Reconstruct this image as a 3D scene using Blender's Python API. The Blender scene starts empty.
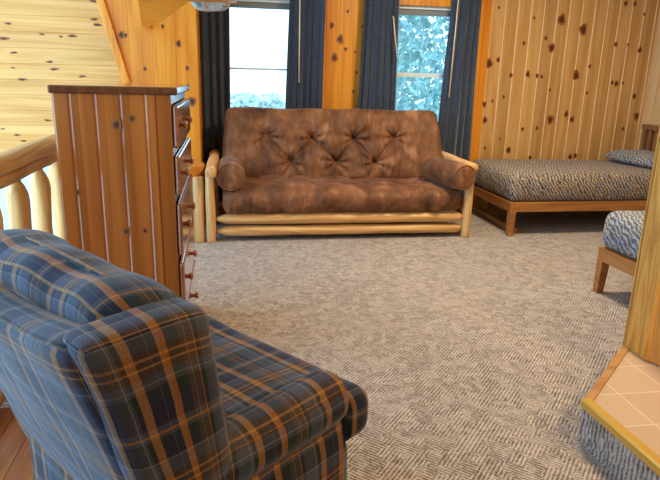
import bpy, bmesh, math, random
from mathutils import Vector, Matrix, noise
random.seed(7)
S = bpy.context.scene
C = bpy.data.collections.new('cabin_loft'); S.collection.children.link(C)
PI = math.pi

# ------------------------------------------------------------------ helpers
def link(o, parent=None):
    C.objects.link(o)
    if parent: o.parent = parent
    return o
def tag(o, label=None, cat=None, group=None, kind=None):
    for k, v in (('label', label), ("category", cat), ('group', group), ('kind', kind)):
        if v: o[k] = v
    return o
def empty(name, loc=(0,0,0), rz=0, **k):
    o = bpy.data.objects.new(name, None); o.empty_display_size = .1
    o.location = loc; o.rotation_euler = (0,0,rz); link(o); return tag(o, **k)
def boxuv(me):
    uv = me.uv_layers.new(name='UVMap') if not me.uv_layers else me.uv_layers[0]
    for p in me.polygons:
        n = p.normal; a = max(range(3), key=lambda i: abs(n[i]))
        for li in p.loop_indices:
            c = me.vertices[me.loops[li].vertex_index].co
            uv.data[li].uv = ((c.y, c.z), (c.x, c.z), (c.x, c.y))[a]
def obj(name, bm, mats, parent=None, smooth=False, uv=False, **k):
    bmesh.ops.recalc_face_normals(bm, faces=bm.faces[:])
    me = bpy.data.meshes.new(name); bm.to_mesh(me); bm.free()
    for m in (mats if isinstance(mats, (list, tuple)) else [mats]): me.materials.append(m)
    if smooth:
        for p in me.polygons: p.use_smooth = True
    if uv and not me.uv_layers: boxuv(me)
    o = bpy.data.objects.new(name, me); link(o, parent)
    return tag(o, **k)
def bevel(o, w=.004, seg=2, ang=35):
    m = o.modifiers.new('Bevel', 'BEVEL'); m.width = w; m.segments = seg
    m.limit_method = 'ANGLE'; m.angle_limit = math.radians(ang); m.harden_normals = False
    return o
def subsurf(o, n=1):
    m = o.modifiers.new('Subdivision', 'SUBSURF'); m.levels = n; m.render_levels = n; return o
def box(bm, x0, x1, y0, y1, z0, z1, mi=0):
    v = [bm.verts.new(p) for p in ((x0,y0,z0),(x1,y0,z0),(x1,y1,z0),(x0,y1,z0),(x0,y0,z1),(x1,y0,z1),(x1,y1,z1),(x0,y1,z1))]
    for f in ((0,3,2,1),(4,5,6,7),(0,1,5,4),(1,2,6,5),(2,3,7,6),(3,0,4,7)):
        bm.faces.new([v[i] for i in f]).material_index = mi
    return v
def mbox(name, x0, x1, y0, y1, z0, z1, m, parent=None, bev=.004, **k):
    bm = bmesh.new(); box(bm, x0, x1, y0, y1, z0, z1)
    o = obj(name, bm, m, parent, **k)
    return bevel(o, bev) if bev else o
def prism(bm, pts, h0, h1, axis='z', mi=0):
    f = {'z': lambda a,b,h:(a,b,h), 'y': lambda a,b,h:(a,h,b), 'x': lambda a,b,h:(h,a,b)}[axis]
    A = [bm.verts.new(f(a,b,h0)) for a,b in pts]; B = [bm.verts.new(f(a,b,h1)) for a,b in pts]
    n = len(pts)
    for F in (A[::-1], B): bm.faces.new(F).material_index = mi
    for i in range(n): bm.faces.new((A[i], A[(i+1)%n], B[(i+1)%n], B[i])).material_index = mi
def tube(bm, pts, rad, seg=16, wob=0, seed=0, closed=True):
    """swept tube through pts with a radius for each point; wob adds natural log irregularity"""
    rings = []; pts = [Vector(p) for p in pts]
    for i, p in enumerate(pts):
        t = (pts[min(i+1, len(pts)-1)] - pts[max(i-1, 0)]).normalized()
        a = t.cross(Vector((0,0,1)) if abs(t.z) < .9 else Vector((1,0,0))).normalized(); b = t.cross(a)
        r = rad[i] if isinstance(rad, (list, tuple)) else rad
        ring = []
        for k in range(seg):
            an = 2*PI*k/seg
            rr = r*(1 + wob*noise.noise(Vector((math.cos(an)*1.3+seed*7, math.sin(an)*1.3, (p-pts[0]).length*5))))
            ring.append(bm.verts.new(p + a*math.cos(an)*rr + b*math.sin(an)*rr))
        rings.append(ring)
    for r0, r1 in zip(rings, rings[1:]):
        for k in range(seg): bm.faces.new((r0[k], r0[(k+1)%seg], r1[(k+1)%seg], r1[k]))
    if closed:
        bm.faces.new(rings[0][::-1]); bm.faces.new(rings[-1])
def log(name, p0, p1, r, m, parent, wob=.12, seed=0, ends=(.0,.0), n=10, seg=18, **k):
    """a peeled log from p0 to p1; ends = length of the pencil point at either end"""
    bm = bmesh.new(); p0, p1 = Vector(p0), Vector(p1); L = (p1-p0).length; pts = []; rad = []
    def add(s, rr): pts.append(p0 + (p1-p0)*s/L); rad.append(rr)
    if ends[0]: add(0, r*.28); add(ends[0]*.5, r*.66); add(ends[0], r*.97)
    else: add(0, r*.9); add(.006, r)
    for i in range(1, n): add(ends[0] + (L-ends[0]-ends[1])*i/n, r)
    if ends[1]: add(L-ends[1], r*.97); add(L-ends[1]*.5, r*.66); add(L, r*.28)
    else: add(L-.006, r); add(L, r*.9)
    tube(bm, pts, rad, seg, wob, seed)
    return obj(name, bm, m, parent, smooth=True, **k)
def rbox(bm, x0, x1, y0, y1, z0, z1, r, n=(12,12,8), f=None):
    """rounded, finely divided box; f(Vector)->Vector deforms it"""
    c = [(x0,x1),(y0,y1),(z0,z1)]; cache = {}; uvl = bm.loops.layers.uv.verify()
    def vert(t):
        if t in cache: return cache[t]
        p = Vector([c[i][0] + (c[i][1]-c[i][0])*t[i]/n[i] for i in range(3)])
        q = Vector([min(max(p[i], c[i][0]+r), c[i][1]-r) for i in range(3)])
        d = p - q
        if d.length > 1e-9: p = q + d.normalized()*r
        if f: p = f(p)
        cache[t] = bm.verts.new(p); return cache[t]
    for a in range(3):
        b, d = (a+1)%3, (a+2)%3
        for s in (0, n[a]):
            for i in range(n[b]):
                for j in range(n[d]):
                    q = []; uvs = []
                    for di, dj in ((0,0),(1,0),(1,1),(0,1)):
                        t = [0,0,0]; t[a] = s; t[b] = i+di; t[d] = j+dj; q.append(vert(tuple(t)))
                        g = [c[m][0] + (c[m][1]-c[m][0])*t[m]/n[m] for m in range(3)]
                        uvs.append(((g[1],g[2]),(g[0],g[2]),(g[0],g[1]))[a])
                    fc = bm.faces.new(q)
                    for lp, w_ in zip(fc.loops, uvs): lp[uvl].uv = w_
def planks(bm, a0, a1, h0, h1, plane, w, axis='v', g=.005, off=0, back=.018, mi=0, fac=lambda a,h,d:(a,d,h), gmi=None, gw=None):
    """tongue and groove boards with V grooves, from a0..a1 across and h0..h1 along; fac places (across, along, depth)"""
    k = math.floor((a0-off)/w)
    gm = mi if gmi is None else gmi; gw = gw or g
    while off + k*w < a1:
        s, e = max(a0, off+k*w), min(a1, off+(k+1)*w); k += 1
        if e - s < .002: continue
        prof = [(s,back),(s,g),(s+gw,0),(e-gw,0),(e,g),(e,back)]
        if e - s < 3*gw: prof = [(s,back),(s,g),(e,g),(e,back)]
        A = [bm.verts.new(fac(x, h0, plane+d)) for x, d in prof]; B = [bm.verts.new(fac(x, h1, plane+d)) for x, d in prof]
        for F in (A[::-1], B): bm.faces.new(F).material_index = mi
        for i in range(len(prof)):
            j = (i+1) % len(prof); bm.faces.new((A[i], A[j], B[j], B[i])).material_index = gm if (len(prof) == 6 and i in (1,3)) else mi
def knots(bm, lst, plane, mi, stretch=1.35, horiz=False, eps=.0012):
    """knots: thin irregular ovals of dark heartwood let into the board faces (plane = Y of the face)"""
    for i, (x, z, r) in enumerate(lst):
        for rr, m, e in ((1.25, mi, eps), (.74, mi+1, eps*1.6)):
            vs = []
            for k in range(14):
                a = 2*PI*k/14; w = 1 + .28*math.sin(a*2+i*1.7)*math.sin(a+i) + random.uniform(-.1,.1)
                dx, dz = r*rr*w*math.cos(a), r*rr*w*math.sin(a)*stretch
                if horiz: dx, dz = dx*2.1, dz*.48 + dx*.12*((i%3)-1)
                vs.append(bm.verts.new((x+dx, plane-e, z+dz)))
            bm.faces.new(vs).material_index = m

# ---------------------------------------------------------------- materials
class NT:
    def __init__(s, name):
        s.m = bpy.data.materials.new(name); s.m.use_nodes = True; s.t = s.m.node_tree; s.N = s.t.nodes; s.L = s.t.links
        s.b = s.N['Principled BSDF']
    def n(s, typ, ins=None, **kw):
        x = s.N.new('ShaderNode'+typ)
        for k, v in kw.items(): setattr(x, k, v)
        for k, v in (ins or {}).items():
            if hasattr(v, 'is_output') or isinstance(v, bpy.types.NodeSocket): s.L.new(v, x.inputs[k])
            else: x.inputs[k].default_value = v
        return x
    def math(s, op, a, b=0.0, c=0.0):
        x = s.n('Math', {0: a, 1: b}, operation=op)
        if c: x.inputs[2].default_value = c
        return x.outputs[0]
    def ramp(s, fac, stops, interp='LINEAR'):
        x = s.n('ValToRGB', {0: fac}); e = x.color_ramp; e.interpolation = interp
        while len(e.elements) > 1: e.elements.remove(e.elements[-1])
        e.elements[0].position = stops[0][0]; e.elements[0].color = (*stops[0][1], 1)
        for p, c in stops[1:]: e.elements.new(p).color = (*c, 1)
        return x.outputs[0]
    def mix(s, fac, a, b, blend='MIX'):
        x = s.n('Mix', data_type='RGBA', blend_type=blend)
        for i, v in ((0, fac), (6, a), (7, b)):
            if isinstance(v, bpy.types.NodeSocket): s.L.new(v, x.inputs[i])
            elif i == 0: x.inputs[i].default_value = v
            else: x.inputs[i].default_value = (*v, 1) if len(v) == 3 else v
        return x.outputs[2]
    def coord(s, kind='Object', scale=(1,1,1), rot=(0,0,0), loc=(0,0,0)):
        c = s.n('TexCoord'); return s.n('Mapping', {0: c.outputs[kind], 1: loc, 2: rot, 3: scale}).outputs[0]
    def bump(s, h, strength=.3, dist=.01):
        x = s.n('Bump', {'Strength': strength, 'Distance': dist, 'Height': h}); s.L.new(x.outputs[0], s.b.inputs['Normal'])
    def out(s, color, rough=.5, spec=.5, **kw):
        for k, v in {'Base Color': color, 'Roughness': rough, 'Specular IOR Level': spec, **kw}.items():
            if isinstance(v, bpy.types.NodeSocket): s.L.new(v, s.b.inputs[k])
            else: s.b.inputs[k].default_value = (*v, 1) if isinstance(v, tuple) and len(v) == 3 else v
        return s.m

def wood(name, light, mid, dark, grain='z', board=None, across='x', rough=.4, spec=.5, fig=1.0, vary=.25, coat=0, small=0.0, off=0.0):
    """stained board: stretched growth rings + a tone for each board"""
    t = NT(name); ax = 'xyz'.index(grain)
    st = [9.0*fig]*3; st[ax] = .55*fig
    co = t.n('TexCoord').outputs['Object']; sep = t.n('SeparateXYZ', {0: co})
    vec = co
    if board:
        idx = t.math('FLOOR', t.math('DIVIDE', t.math('SUBTRACT', sep.outputs['xyz'.index(across)], off), board))
        wn = t.n('TexWhiteNoise', {'W': idx}, noise_dimensions='1D')
        vec = t.n('VectorMath', {0: co, 1: t.n('VectorMath', {0: wn.outputs['Color'], 'Scale': 9.0}, operation='SCALE').outputs[0]}, operation='ADD').outputs[0]
    mp = t.n('Mapping', {0: vec, 3: tuple(st)}).outputs[0]
    n1 = t.n('TexNoise', {'Vector': mp, 'Scale': 1.0, 'Detail': 3.0, 'Roughness': .5, 'Distortion': .6}).outputs[0]
    rings = t.math('PINGPONG', t.math('MULTIPLY', n1, 9.0), 1.0)
    st2 = [150.0]*3; st2[ax] = 3.0
    n2 = t.n('TexNoise', {'Vector': t.n('Mapping', {0: vec, 3: tuple(st2)}).outputs[0], 'Scale': 1.0, 'Detail': 2.0}).outputs[0]
    f = t.math('ADD', t.math('MULTIPLY', rings, .62), t.math('MULTIPLY', n2, .38))
    col = t.ramp(f, [(.12, light), (.5, mid), (.95, dark)])
    n3 = t.n('TexNoise', {'Vector': vec, 'Scale': 1.7, 'Detail': 1.0}).outputs[0]
    if board:
        v = t.math('ADD', t.math('MULTIPLY', wn.outputs['Value'], vary), 1-vary*.55)
        col = t.mix(1.0, col, t.n('CombineColor', {0: v, 1: v, 2: v}).outputs[0], 'MULTIPLY')
    col = t.mix(t.math('MULTIPLY', n3, .35), col, mid)
    if small:
        vs = [7.0]*3; vs[ax] = 3.4
        vo = t.n('TexVoronoi', {'Vector': t.n('Mapping', {0: vec, 3: tuple(vs)}).outputs[0], 'Scale': 1.0})
        thr = t.n('TexWhiteNoise', {'Vector': vo.outputs['Position']}).outputs['Value']
        k = t.math('LESS_THAN', vo.outputs['Distance'], t.math('MULTIPLY', t.math('GREATER_THAN', thr, .72), small))
        col = t.mix(k, col, tuple(c*.28 for c in dark))
    t.bump(f, .08, .004)
    return t.out(col, rough, spec, **({'Coat Weight': coat, 'Coat Roughness': .12} if coat else {}))
def plain(name, c, rough=.5, spec=.5, **k): return NT(name).out(c, rough, spec, **k)

M = {}
M['pine_orange'] = wood('varnished orange pine', (.82,.36,.032), (.74,.28,.018), (.58,.175,.010), 'z', .0875, 'x', .35, fig=.6, vary=.12)
M['pine_tan'] = wood('tan pine boards', (.66,.40,.145), (.58,.32,.10), (.46,.215,.055), 'z', .131, 'x', .42, fig=.6, vary=.26, off=2.47)
M['pine_pale_v'] = wood('pale pine upright boards', (.74,.52,.28), (.68,.44,.2), (.55,.32,.13), 'z', .13, 'y', .45, vary=.15)
M['pine_pale_h'] = wood('pale pine level boards', (.70,.43,.15), (.64,.36,.10), (.50,.24,.045), 'x', .118, 'z', .45, fig=.8, vary=.16, small=.12)
M['pine_ceiling'] = wood('ceiling pine', (.74,.52,.28), (.68,.44,.2), (.55,.32,.13), 'y', .13, 'x', .5)
M['knot_rim'] = plain('knot rim', (.30,.105,.022), .45)
M['knot_heart'] = plain('knot heart', (.075,.020,.006), .5)
M['log'] = wood('peeled log', (.80,.55,.26), (.70,.42,.16), (.50,.25,.08), 'z', rough=.42, fig=1.2)
M['log_x'] = wood('peeled log level', (.80,.52,.22), (.68,.38,.13), (.46,.21,.06), 'x', rough=.42, fig=1.2)
M['log_y'] = wood('peeled log deep', (.80,.52,.22), (.70,.40,.14), (.5,.24,.07), 'y', rough=.42, fig=1.2)
M['log_end'] = wood('orange slab', (.66,.29,.055), (.58,.22,.03), (.42,.13,.015), 'x', rough=.38)
M['baluster_a'] = wood('golden baluster', (.85,.60,.27), (.76,.46,.16), (.52,.26,.07), 'z', rough=.45, fig=.8)
M['rail_wood'] = wood('handrail log', (.66,.42,.18), (.50,.27,.09), (.28,.13,.035), 'y', rough=.45, fig=.9)
M['dresser_side'] = wood('stained pine side', (.48,.160,.024), (.39,.115,.014), (.22,.055,.006), 'z', .091, 'x', .28, fig=.45, vary=.5, coat=.5, off=-.671)
M['dresser_dark'] = wood('dark stained pine', (.17,.055,.02), (.12,.034,.012), (.07,.018,.007), 'y', rough=.14, coat=1.0)
M['drawer_wood'] = wood('red brown drawer wood', (.36,.13,.042), (.28,.09,.026), (.18,.05,.014), 'y', rough=.15, coat=1.0)
M['bed_wood'] = wood('honey bed wood', (.46,.20,.055), (.37,.145,.034), (.25,.085,.018), 'x', rough=.38, coat=.15)
M['bed_wood_y'] = wood('honey bed wood deep', (.46,.20,.055), (.37,.145,.034), (.25,.085,.018), 'y', rough=.38, coat=.15)
M['head_wood'] = wood('brown headboard wood', (.30,.15,.06), (.24,.11,.04), (.17,.07,.025), 'z', rough=.42)
M['oak'] = wood('golden oak', (.84,.43,.085), (.72,.33,.055), (.38,.13,.018), 'z', rough=.35, fig=2.2, coat=.2)
M['oak_x'] = wood('oak strip', (.50,.27,.09), (.42,.21,.06), (.28,.12,.03), 'x', rough=.4)
M['floor_wood'] = wood('orange floor boards', (.36,.125,.022), (.27,.08,.013), (.15,.035,.007), 'y', .09, 'x', .3)
M['groove'] = plain('pine groove highlight', (.78,.57,.31), .5)  # pale tone paints the light caught on the groove edges
M['white_trim'] = plain('white window trim', (.74,.88,.92), .4)
M['dark_trim'] = plain('grey window head', (.19,.23,.24), .5)
M['brass'] = plain('brass nosing', (.78,.55,.14), .32, Metallic=.85)
M['wand'] = plain('cream curtain wand', (.72,.62,.44), .4)
M['metal'] = plain('dark curtain rod', (.05,.05,.055), .4, Metallic=.6)
M['wall_paint'] = plain('cream partition paint', (.7,.62,.5), .7)

def m_glass():
    t = NT('window glass'); t.N.remove(t.b); o = t.N['Material Output']
    tr = t.n('BsdfTransparent', {0: (.86,.97,1,1)}); gl = t.n('BsdfGlossy', {0: (.9,.95,1,1), 'Roughness': .03})
    fr = t.n('Fresnel', {0: 1.45})
    t.L.new(t.n('MixShader', {0: fr.outputs[0], 1: tr.outputs[0], 2: gl.outputs[0]}).outputs[0], o.inputs[0]); return t.m
M['glass'] = m_glass()

def m_carpet():
    t = NT('loop pile carpet'); co = t.n('TexCoord').outputs['Object']
    # tufted runs laid at two slants in patches -> herringbone-like flecks
    cell = t.n('TexVoronoi', {'Vector': co, 'Scale': 17.0, 'Randomness': 1.0}, distance='EUCLIDEAN')
    rnd = t.n('TexWhiteNoise', {'Vector': cell.outputs['Position']}).outputs['Value']
    def runs(ang, sc):
        mp = t.n('Mapping', {0: co, 2: (0,0,ang)}).outputs[0]
        return t.n('TexWave', {'Vector': mp, 'Scale': sc, 'Distortion': 1.6, 'Detail': 2.0, 'Detail Scale': 3.0}, bands_direction='X').outputs['Fac']
    a, b = runs(.72, 23.0), runs(-.82, 23.0)
    w = t.mix(t.math('GREATER_THAN', rnd, .5), a, b)
    ws = t.n('SeparateColor', {0: w}).outputs[0]
    tuft = t.n('TexVoronoi', {'Vector': co, 'Scale': 190.0}).outputs['Distance']
    fine = t.n('TexNoise', {'Vector': co, 'Scale': 120.0, 'Detail': 3.0}).outputs[0]
    big = t.n('TexNoise', {'Vector': co, 'Scale': 1.3, 'Detail': 2.0}).outputs[0]
    patch = t.n('TexNoise', {'Vector': co, 'Scale': 9.0, 'Detail': 1.0}).outputs[0]
    cb = t.n('TexWhiteNoise', {'Vector': t.n('TexVoronoi', {'Vector': co, 'Scale': 26.0}).outputs['Position']}).outputs['Value']
    mid = t.n('TexNoise', {'Vector': co, 'Scale': 45.0, 'Detail': 2.0}).outputs[0]
    f = t.math('ADD', t.math('MULTIPLY', ws, .36), t.math('ADD', t.math('MULTIPLY', fine, .7), t.math('ADD', t.math('MULTIPLY', t.math('SUBTRACT', cb, .5), .16), t.math('MULTIPLY', mid, .42))))
    col = t.ramp(f, [(.48, (.085,.066,.055)), (.64, (.27,.222,.184)), (.80, (.50,.43,.37)), (1.02, (.72,.645,.575))])
    col = t.mix(t.math('MULTIPLY', big, .16), col, (.36,.30,.23))
    t.bump(t.math('SUBTRACT', f, t.math('MULTIPLY', tuft, .6)), .7, .012)
    return t.out(col, .95, .15, **{'Sheen Weight': .25, 'Sheen Roughness': .5})
M['carpet'] = m_carpet()

def m_plaid():
    t = NT('plaid upholstery'); uv = t.n('TexCoord').outputs['UV']; sep = t.n('SeparateXYZ', {0: uv})
    slate, navy, green, tan, brown, rust, pale = (.058,.066,.092), (.009,.008,.030), (.006,.017,.017), (.34,.16,.04), (.070,.037,.017), (.36,.12,.012), (.17,.18,.19)
    def bands(sock, per, off, stops):
        f = t.math('FRACT', t.math('ADD', t.math('DIVIDE', sock, per), off)); return t.ramp(f, stops, 'CONSTANT')
    A = [(0, slate), (.16, pale), (.172, slate), (.20, green), (.25, tan), (.335, navy), (.39, navy), (.47, slate), (.482, navy), (.56, tan), (.60, rust), (.645, green), (.78, brown), (.84, pale), (.85, brown), (.93, tan), (.945, green)]
    B = [(0, navy), (.14, green), (.26, slate), (.30, pale), (.312, slate), (.37, brown), (.43, tan), (.45, brown), (.50, tan), (.52, brown), (.58, slate), (.70, pale), (.712, navy), (.80, green), (.90, slate), (.93, tan), (.95, slate)]
    a = bands(sep.outputs[0], .205, .32, A); b = bands(sep.outputs[1], .235, .1, B)
    wv = t.math('GREATER_THAN', t.math('SINE', t.math('MULTIPLY', t.math('ADD', sep.outputs[0], sep.outputs[1]), 2400.0)), 0)
    col = t.mix(t.math('ADD', t.math('MULTIPLY', wv, .3), .35), a, b)
    n = t.n('TexNoise', {'Vector': t.n('Mapping', {0: uv, 3: (420,420,1)}).outputs[0], 'Scale': 1.0, 'Detail': 1.0}).outputs[0]
    v = t.math('ADD', t.math('MULTIPLY', n, 1.9), .05)
    col = t.mix(1.0, col, t.n('CombineColor', {0: v, 1: v, 2: v}).outputs[0], 'MULTIPLY')
    t.bump(n, .3, .002)
    return t.out(col, .8, .3, **{'Sheen Weight': .28, 'Sheen Roughness': .35, 'Sheen Tint': (.75,.87,1,1)})
M['plaid'] = m_plaid()

def m_suede():
    t = NT('brown faux suede'); co = t.n('TexCoord').outputs['Object']
    n = t.n('TexNoise', {'Vector': t.n('Mapping', {0: co, 3: (1,1,.8)}).outputs[0], 'Scale': 5.0, 'Detail': 5.0, 'Roughness': .62, 'Distortion': .5}).outputs[0]
    st = t.n('TexNoise', {'Vector': t.n('Mapping', {0: co, 3: (26,14,12)}).outputs[0], 'Scale': 1.0, 'Detail': 3.0}).outputs[0]
    f = t.math('ADD', t.math('MULTIPLY', n, .78), t.math('MULTIPLY', st, .22))
    col = t.ramp(f, [(.30, (.045,.016,.007)), (.44, (.12,.045,.016)), (.56, (.215,.086,.032)), (.70, (.42,.22,.11))])
    t.bump(f, .25, .01)
    return t.out(col, .62, .35, **{'Sheen Weight': .22, 'Sheen Roughness': .4, 'Sheen Tint': (.85,.65,.5,1)})
M['suede'] = m_suede()

def m_spread(name, tint, rz=0.0):
    t = NT(name); co = t.n('TexCoord').outputs['Object']
    def mp(sc, rot=(0,0,0)): return t.n('Mapping', {0: co, 2: rot, 3: sc}).outputs[0]
    w = t.n('TexWave', {'Vector': mp((1,1,1), (.25,.5,.55)), 'Scale': 14.0, 'Distortion': 8.0, 'Detail': 2.0, 'Detail Scale': 1.6, 'Detail Roughness': .6}, bands_direction='X').outputs['Fac']
    h = t.n('TexNoise', {'Vector': mp((15,15,15)), 'Scale': 1.0, 'Detail': 3.0}).outputs[0]
    c1 = t.ramp(h, [(.34, (.035,.055,.15)), (.43, (.10,.16,.28)), (.5, (.22,.13,.065)), (.57, (.10,.055,.032)), (.66, (.16,.22,.30))], 'CONSTANT')
    light = t.ramp(w, [(.0, (0,0,0)), (.62, (0,0,0)), (.78, (1,1,1))])
    col = t.mix(t.math('MULTIPLY', t.n('SeparateColor', {0: light}).outputs[0], .85), c1, (.52,.46,.33))
    dk = t.ramp(w, [(.0, (1,1,1)), (.16, (1,1,1)), (.28, (0,0,0))])
    col = t.mix(t.n('SeparateColor', {0: dk}).outputs[0], col, (.03,.03,.045))
    col = t.mix(.25, col, tint)
    t.bump(w, .15, .004)
    return t.out(col, .8, .25, **{'Sheen Weight': .15})
M['spread'] = m_spread('wavy stripe bedspread', (.26,.16,.07))
M['spread_cool_lit'] = m_spread('wavy stripe bedspread cool-lit', (.20,.30,.42))  # same cloth, tinted blue to paint in cool light from the left

def m_curtain():
    t = NT('slate blue curtain cloth'); co = t.n('TexCoord').outputs['Object']
    n = t.n('TexNoise', {'Vector': t.n('Mapping', {0: co, 3: (160,160,60)}).outputs[0], 'Scale': 1.0, 'Detail': 2.0}).outputs[0]
    col = t.ramp(n, [(.3, (.020,.034,.058)), (.7, (.066,.095,.148))]); t.bump(n, .2, .003)
    return t.out(col, .85, .2, **{'Sheen Weight': .3})
M['curtain'] = m_curtain()
def m_floral():
    t = NT('floral quilt cloth'); co = t.n('TexCoord').outputs['Object']
    n = t.n('TexNoise', {'Vector': co, 'Scale': 14.0, 'Detail': 3.0, 'Distortion': 1.2}).outputs[0]
    col = t.ramp(n, [(.36, (.14,.26,.28)), (.42, (.62,.66,.66)), (.5, (.35,.42,.34)), (.56, (.60,.25,.10)), (.62, (.66,.62,.55))])
    return t.out(col, .8, .2)
M['floral'] = m_floral()
def m_lino():
    t = NT('beige sheet tile'); co = t.n('TexCoord').outputs['Object']
    mp = t.n('Mapping', {0: co, 1: (.05,.02,0), 2: (0,0,0.025)}).outputs[0]
    br = t.n('TexBrick', {'Vector': mp, 'Scale': 1.0, 'Color1': (.56,.42,.28,1), 'Color2': (.52,.38,.24,1), 'Mortar': (.74,.62,.46,1), 'Mortar Size': .0035, 'Brick Width': .20, 'Row Height': .20, 'Mortar Smooth': .2}, offset=0.0)
    n = t.n('TexNoise', {'Vector': co, 'Scale': 14.0, 'Detail': 5.0}).outputs[0]
    col = t.mix(t.math('MULTIPLY', n, .5), br.outputs['Color'], (.46,.33,.21))
    return t.out(col, .35, .45)
M['lino'] = m_lino()
def m_leaf(name, a, b):
    t = NT(name); n = t.n('TexNoise', {'Vector': t.n('TexCoord').outputs['Object'], 'Scale': 3.0, 'Detail': 4.0}).outputs[0]
    return t.out(t.ramp(n, [(.35, a), (.65, b)]), .7, .2)
M['leaf'] = m_leaf('hazy green leaves', (.20,.37,.36), (.27,.45,.44))  # outdoor haze is put into the leaf colour
M['leaf_pale'] = m_leaf('haze-paled shrub leaves', (.62,.72,.70), (.8,.86,.84))  # paler still: painted haze of distant, overbright foliage
M['bark'] = plain('grey bark', (.16,.15,.14), .9)
M['ground'] = m_leaf('pale open ground', (.42,.50,.46), (.60,.66,.62))
M['siding'] = plain('pale grey siding', (.60,.64,.66), .7)

# ------------------------------------------------------------- room shell
BW = 5.6        # back wall face (Y)
RW = 4.2        # right wall face (X)
HC = 2.62       # ceiling height
ST = dict(kind='structure')
WALLK = [(2.533,1.921,0.0100),(2.896,1.843,0.0100),(3.181,1.845,0.0330),(2.821,1.614,0.0130),(3.042,1.667,0.0140),(3.113,1.578,0.0270),(2.490,1.412,0.0290),(2.573,1.451,0.0160),(2.716,1.312,0.0150),(2.891,1.330,0.0190),(2.992,1.318,0.0140),(3.042,1.312,0.0130),(2.476,1.038,0.0190),(2.496,0.886,0.0210),(2.556,1.068,0.0100),(2.668,1.108,0.0120),(3.144,1.184,0.0110),(3.185,0.894,0.0280),(3.351,0.955,0.0210),(2.901,0.803,0.0130),(3.052,0.814,0.0130),(2.777,0.597,0.0210),(2.672,0.705,0.0090),(2.523,0.612,0.0110),(3.016,0.514,0.0150),(3.455,0.525,0.0180),(3.830,2.009,0.0170),(3.928,2.013,0.0160),(3.417,1.763,0.0330),(4.050,1.924,0.0110),(3.790,1.637,0.0160),(3.922,1.634,0.0100),(4.062,1.589,0.0190),(3.540,1.416,0.0130),(3.406,1.324,0.0300),(3.546,1.164,0.0110),(3.853,1.260,0.0190),(3.807,1.271,0.0130),(3.929,1.269,0.0110),(4.079,1.145,0.0180),(4.139,0.946,0.0250),(4.007,0.814,0.0130),(3.424,0.900,0.0200),(3.510,0.536,0.0160),(1.091,1.828,0.0110),(0.947,1.707,0.0190),(1.031,1.593,0.0250),(1.084,1.506,0.0120),(0.986,1.428,0.0250),(1.172,1.482,0.0090),(1.194,1.301,0.0090),(1.168,1.129,0.0100),(1.229,1.705,0.0080)]
SX = 2.47       # where the orange window wall ends and the tan boards begin
W1 = (-.12, .72, .78, 1.905); W2 = (1.40, 2.20, .78, 1.905)     # window openings x0,x1,z0,z1
bm = bmesh.new()
def seg(x0, x1, z0, z1, w=.125, off=.9): planks(bm, x0, x1, z0, z1, BW, w, off=off, g=.004)
seg(-.30, W1[0], 0, HC); seg(W1[0], W1[1], 0, W1[2]); seg(W1[0], W1[1], W1[3], HC)
seg(W1[1], W2[0], 0, HC); seg(W2[0], W2[1], 0, W2[2]); seg(W2[0], W2[1], W2[3], HC); seg(W2[1], SX, 0, HC)
for a in ((-.30,W1[0],0,HC),(W1[0],W1[1],0,W1[2]),(W1[0],W1[1],W1[3],HC),(W1[1],W2[0],0,HC),(W2[0],W2[1],0,W2[2]),(W2[0],W2[1],W2[3],HC),(W2[1],SX,0,HC)):
    box(bm, a[0], a[1], BW+.018, BW+.14, a[2], a[3])
knots(bm, [k for k in WALLK if k[0] < SX], BW, 1)
obj('wall_back', bm, [M['pine_orange'], M['knot_rim'], M['knot_heart']], **ST)
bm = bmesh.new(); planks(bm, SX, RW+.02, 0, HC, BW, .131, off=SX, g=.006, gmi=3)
box(bm, SX, RW+.14, BW+.018, BW+.14, 0, HC)
knots(bm, [k for k in WALLK if k[0] >= SX], BW, 1)
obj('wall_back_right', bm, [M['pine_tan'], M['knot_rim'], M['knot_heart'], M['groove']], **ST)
bm = bmesh.new(); planks(bm, 2.14, BW, 0, HC, RW, .13, g=.004, fac=lambda a,h,d:(d,a,h)); box(bm, RW+.018, RW+.14, 2.14, BW+.14, 0, HC)
obj('wall_right', bm, M['pine_pale_v'], **ST)
# oak wrapped wall end on the tiled step, the partition behind it
PX, PY0, PY1 = 1.675, 1.985, 2.108
mbox('wall_partition', PX+.02, RW+.14, PY0+.01, PY1-.005, 0, HC, M['wall_paint'], bev=0, **ST)
bm = bmesh.new(); box(bm, PX, PX+.02, PY0, PY1+.004, .16, HC); box(bm, PX, PX+.09, PY1, PY1+.016, .16, HC)
obj('trim_1', bm, M['oak'], **ST); 
bm = bmesh.new()
prism(bm, [(PX-.008,PY0),(PX-.008,PY0-.016),(PX+.004,PY0-.02),(PX+.012,PY0-.05),(PX+.02,PY0-.068),(PX+.115,PY0-.072),(PX+.115,PY0)], .163, HC)
bevel(obj('trim_2', bm, M['oak'], **ST), .003)
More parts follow.
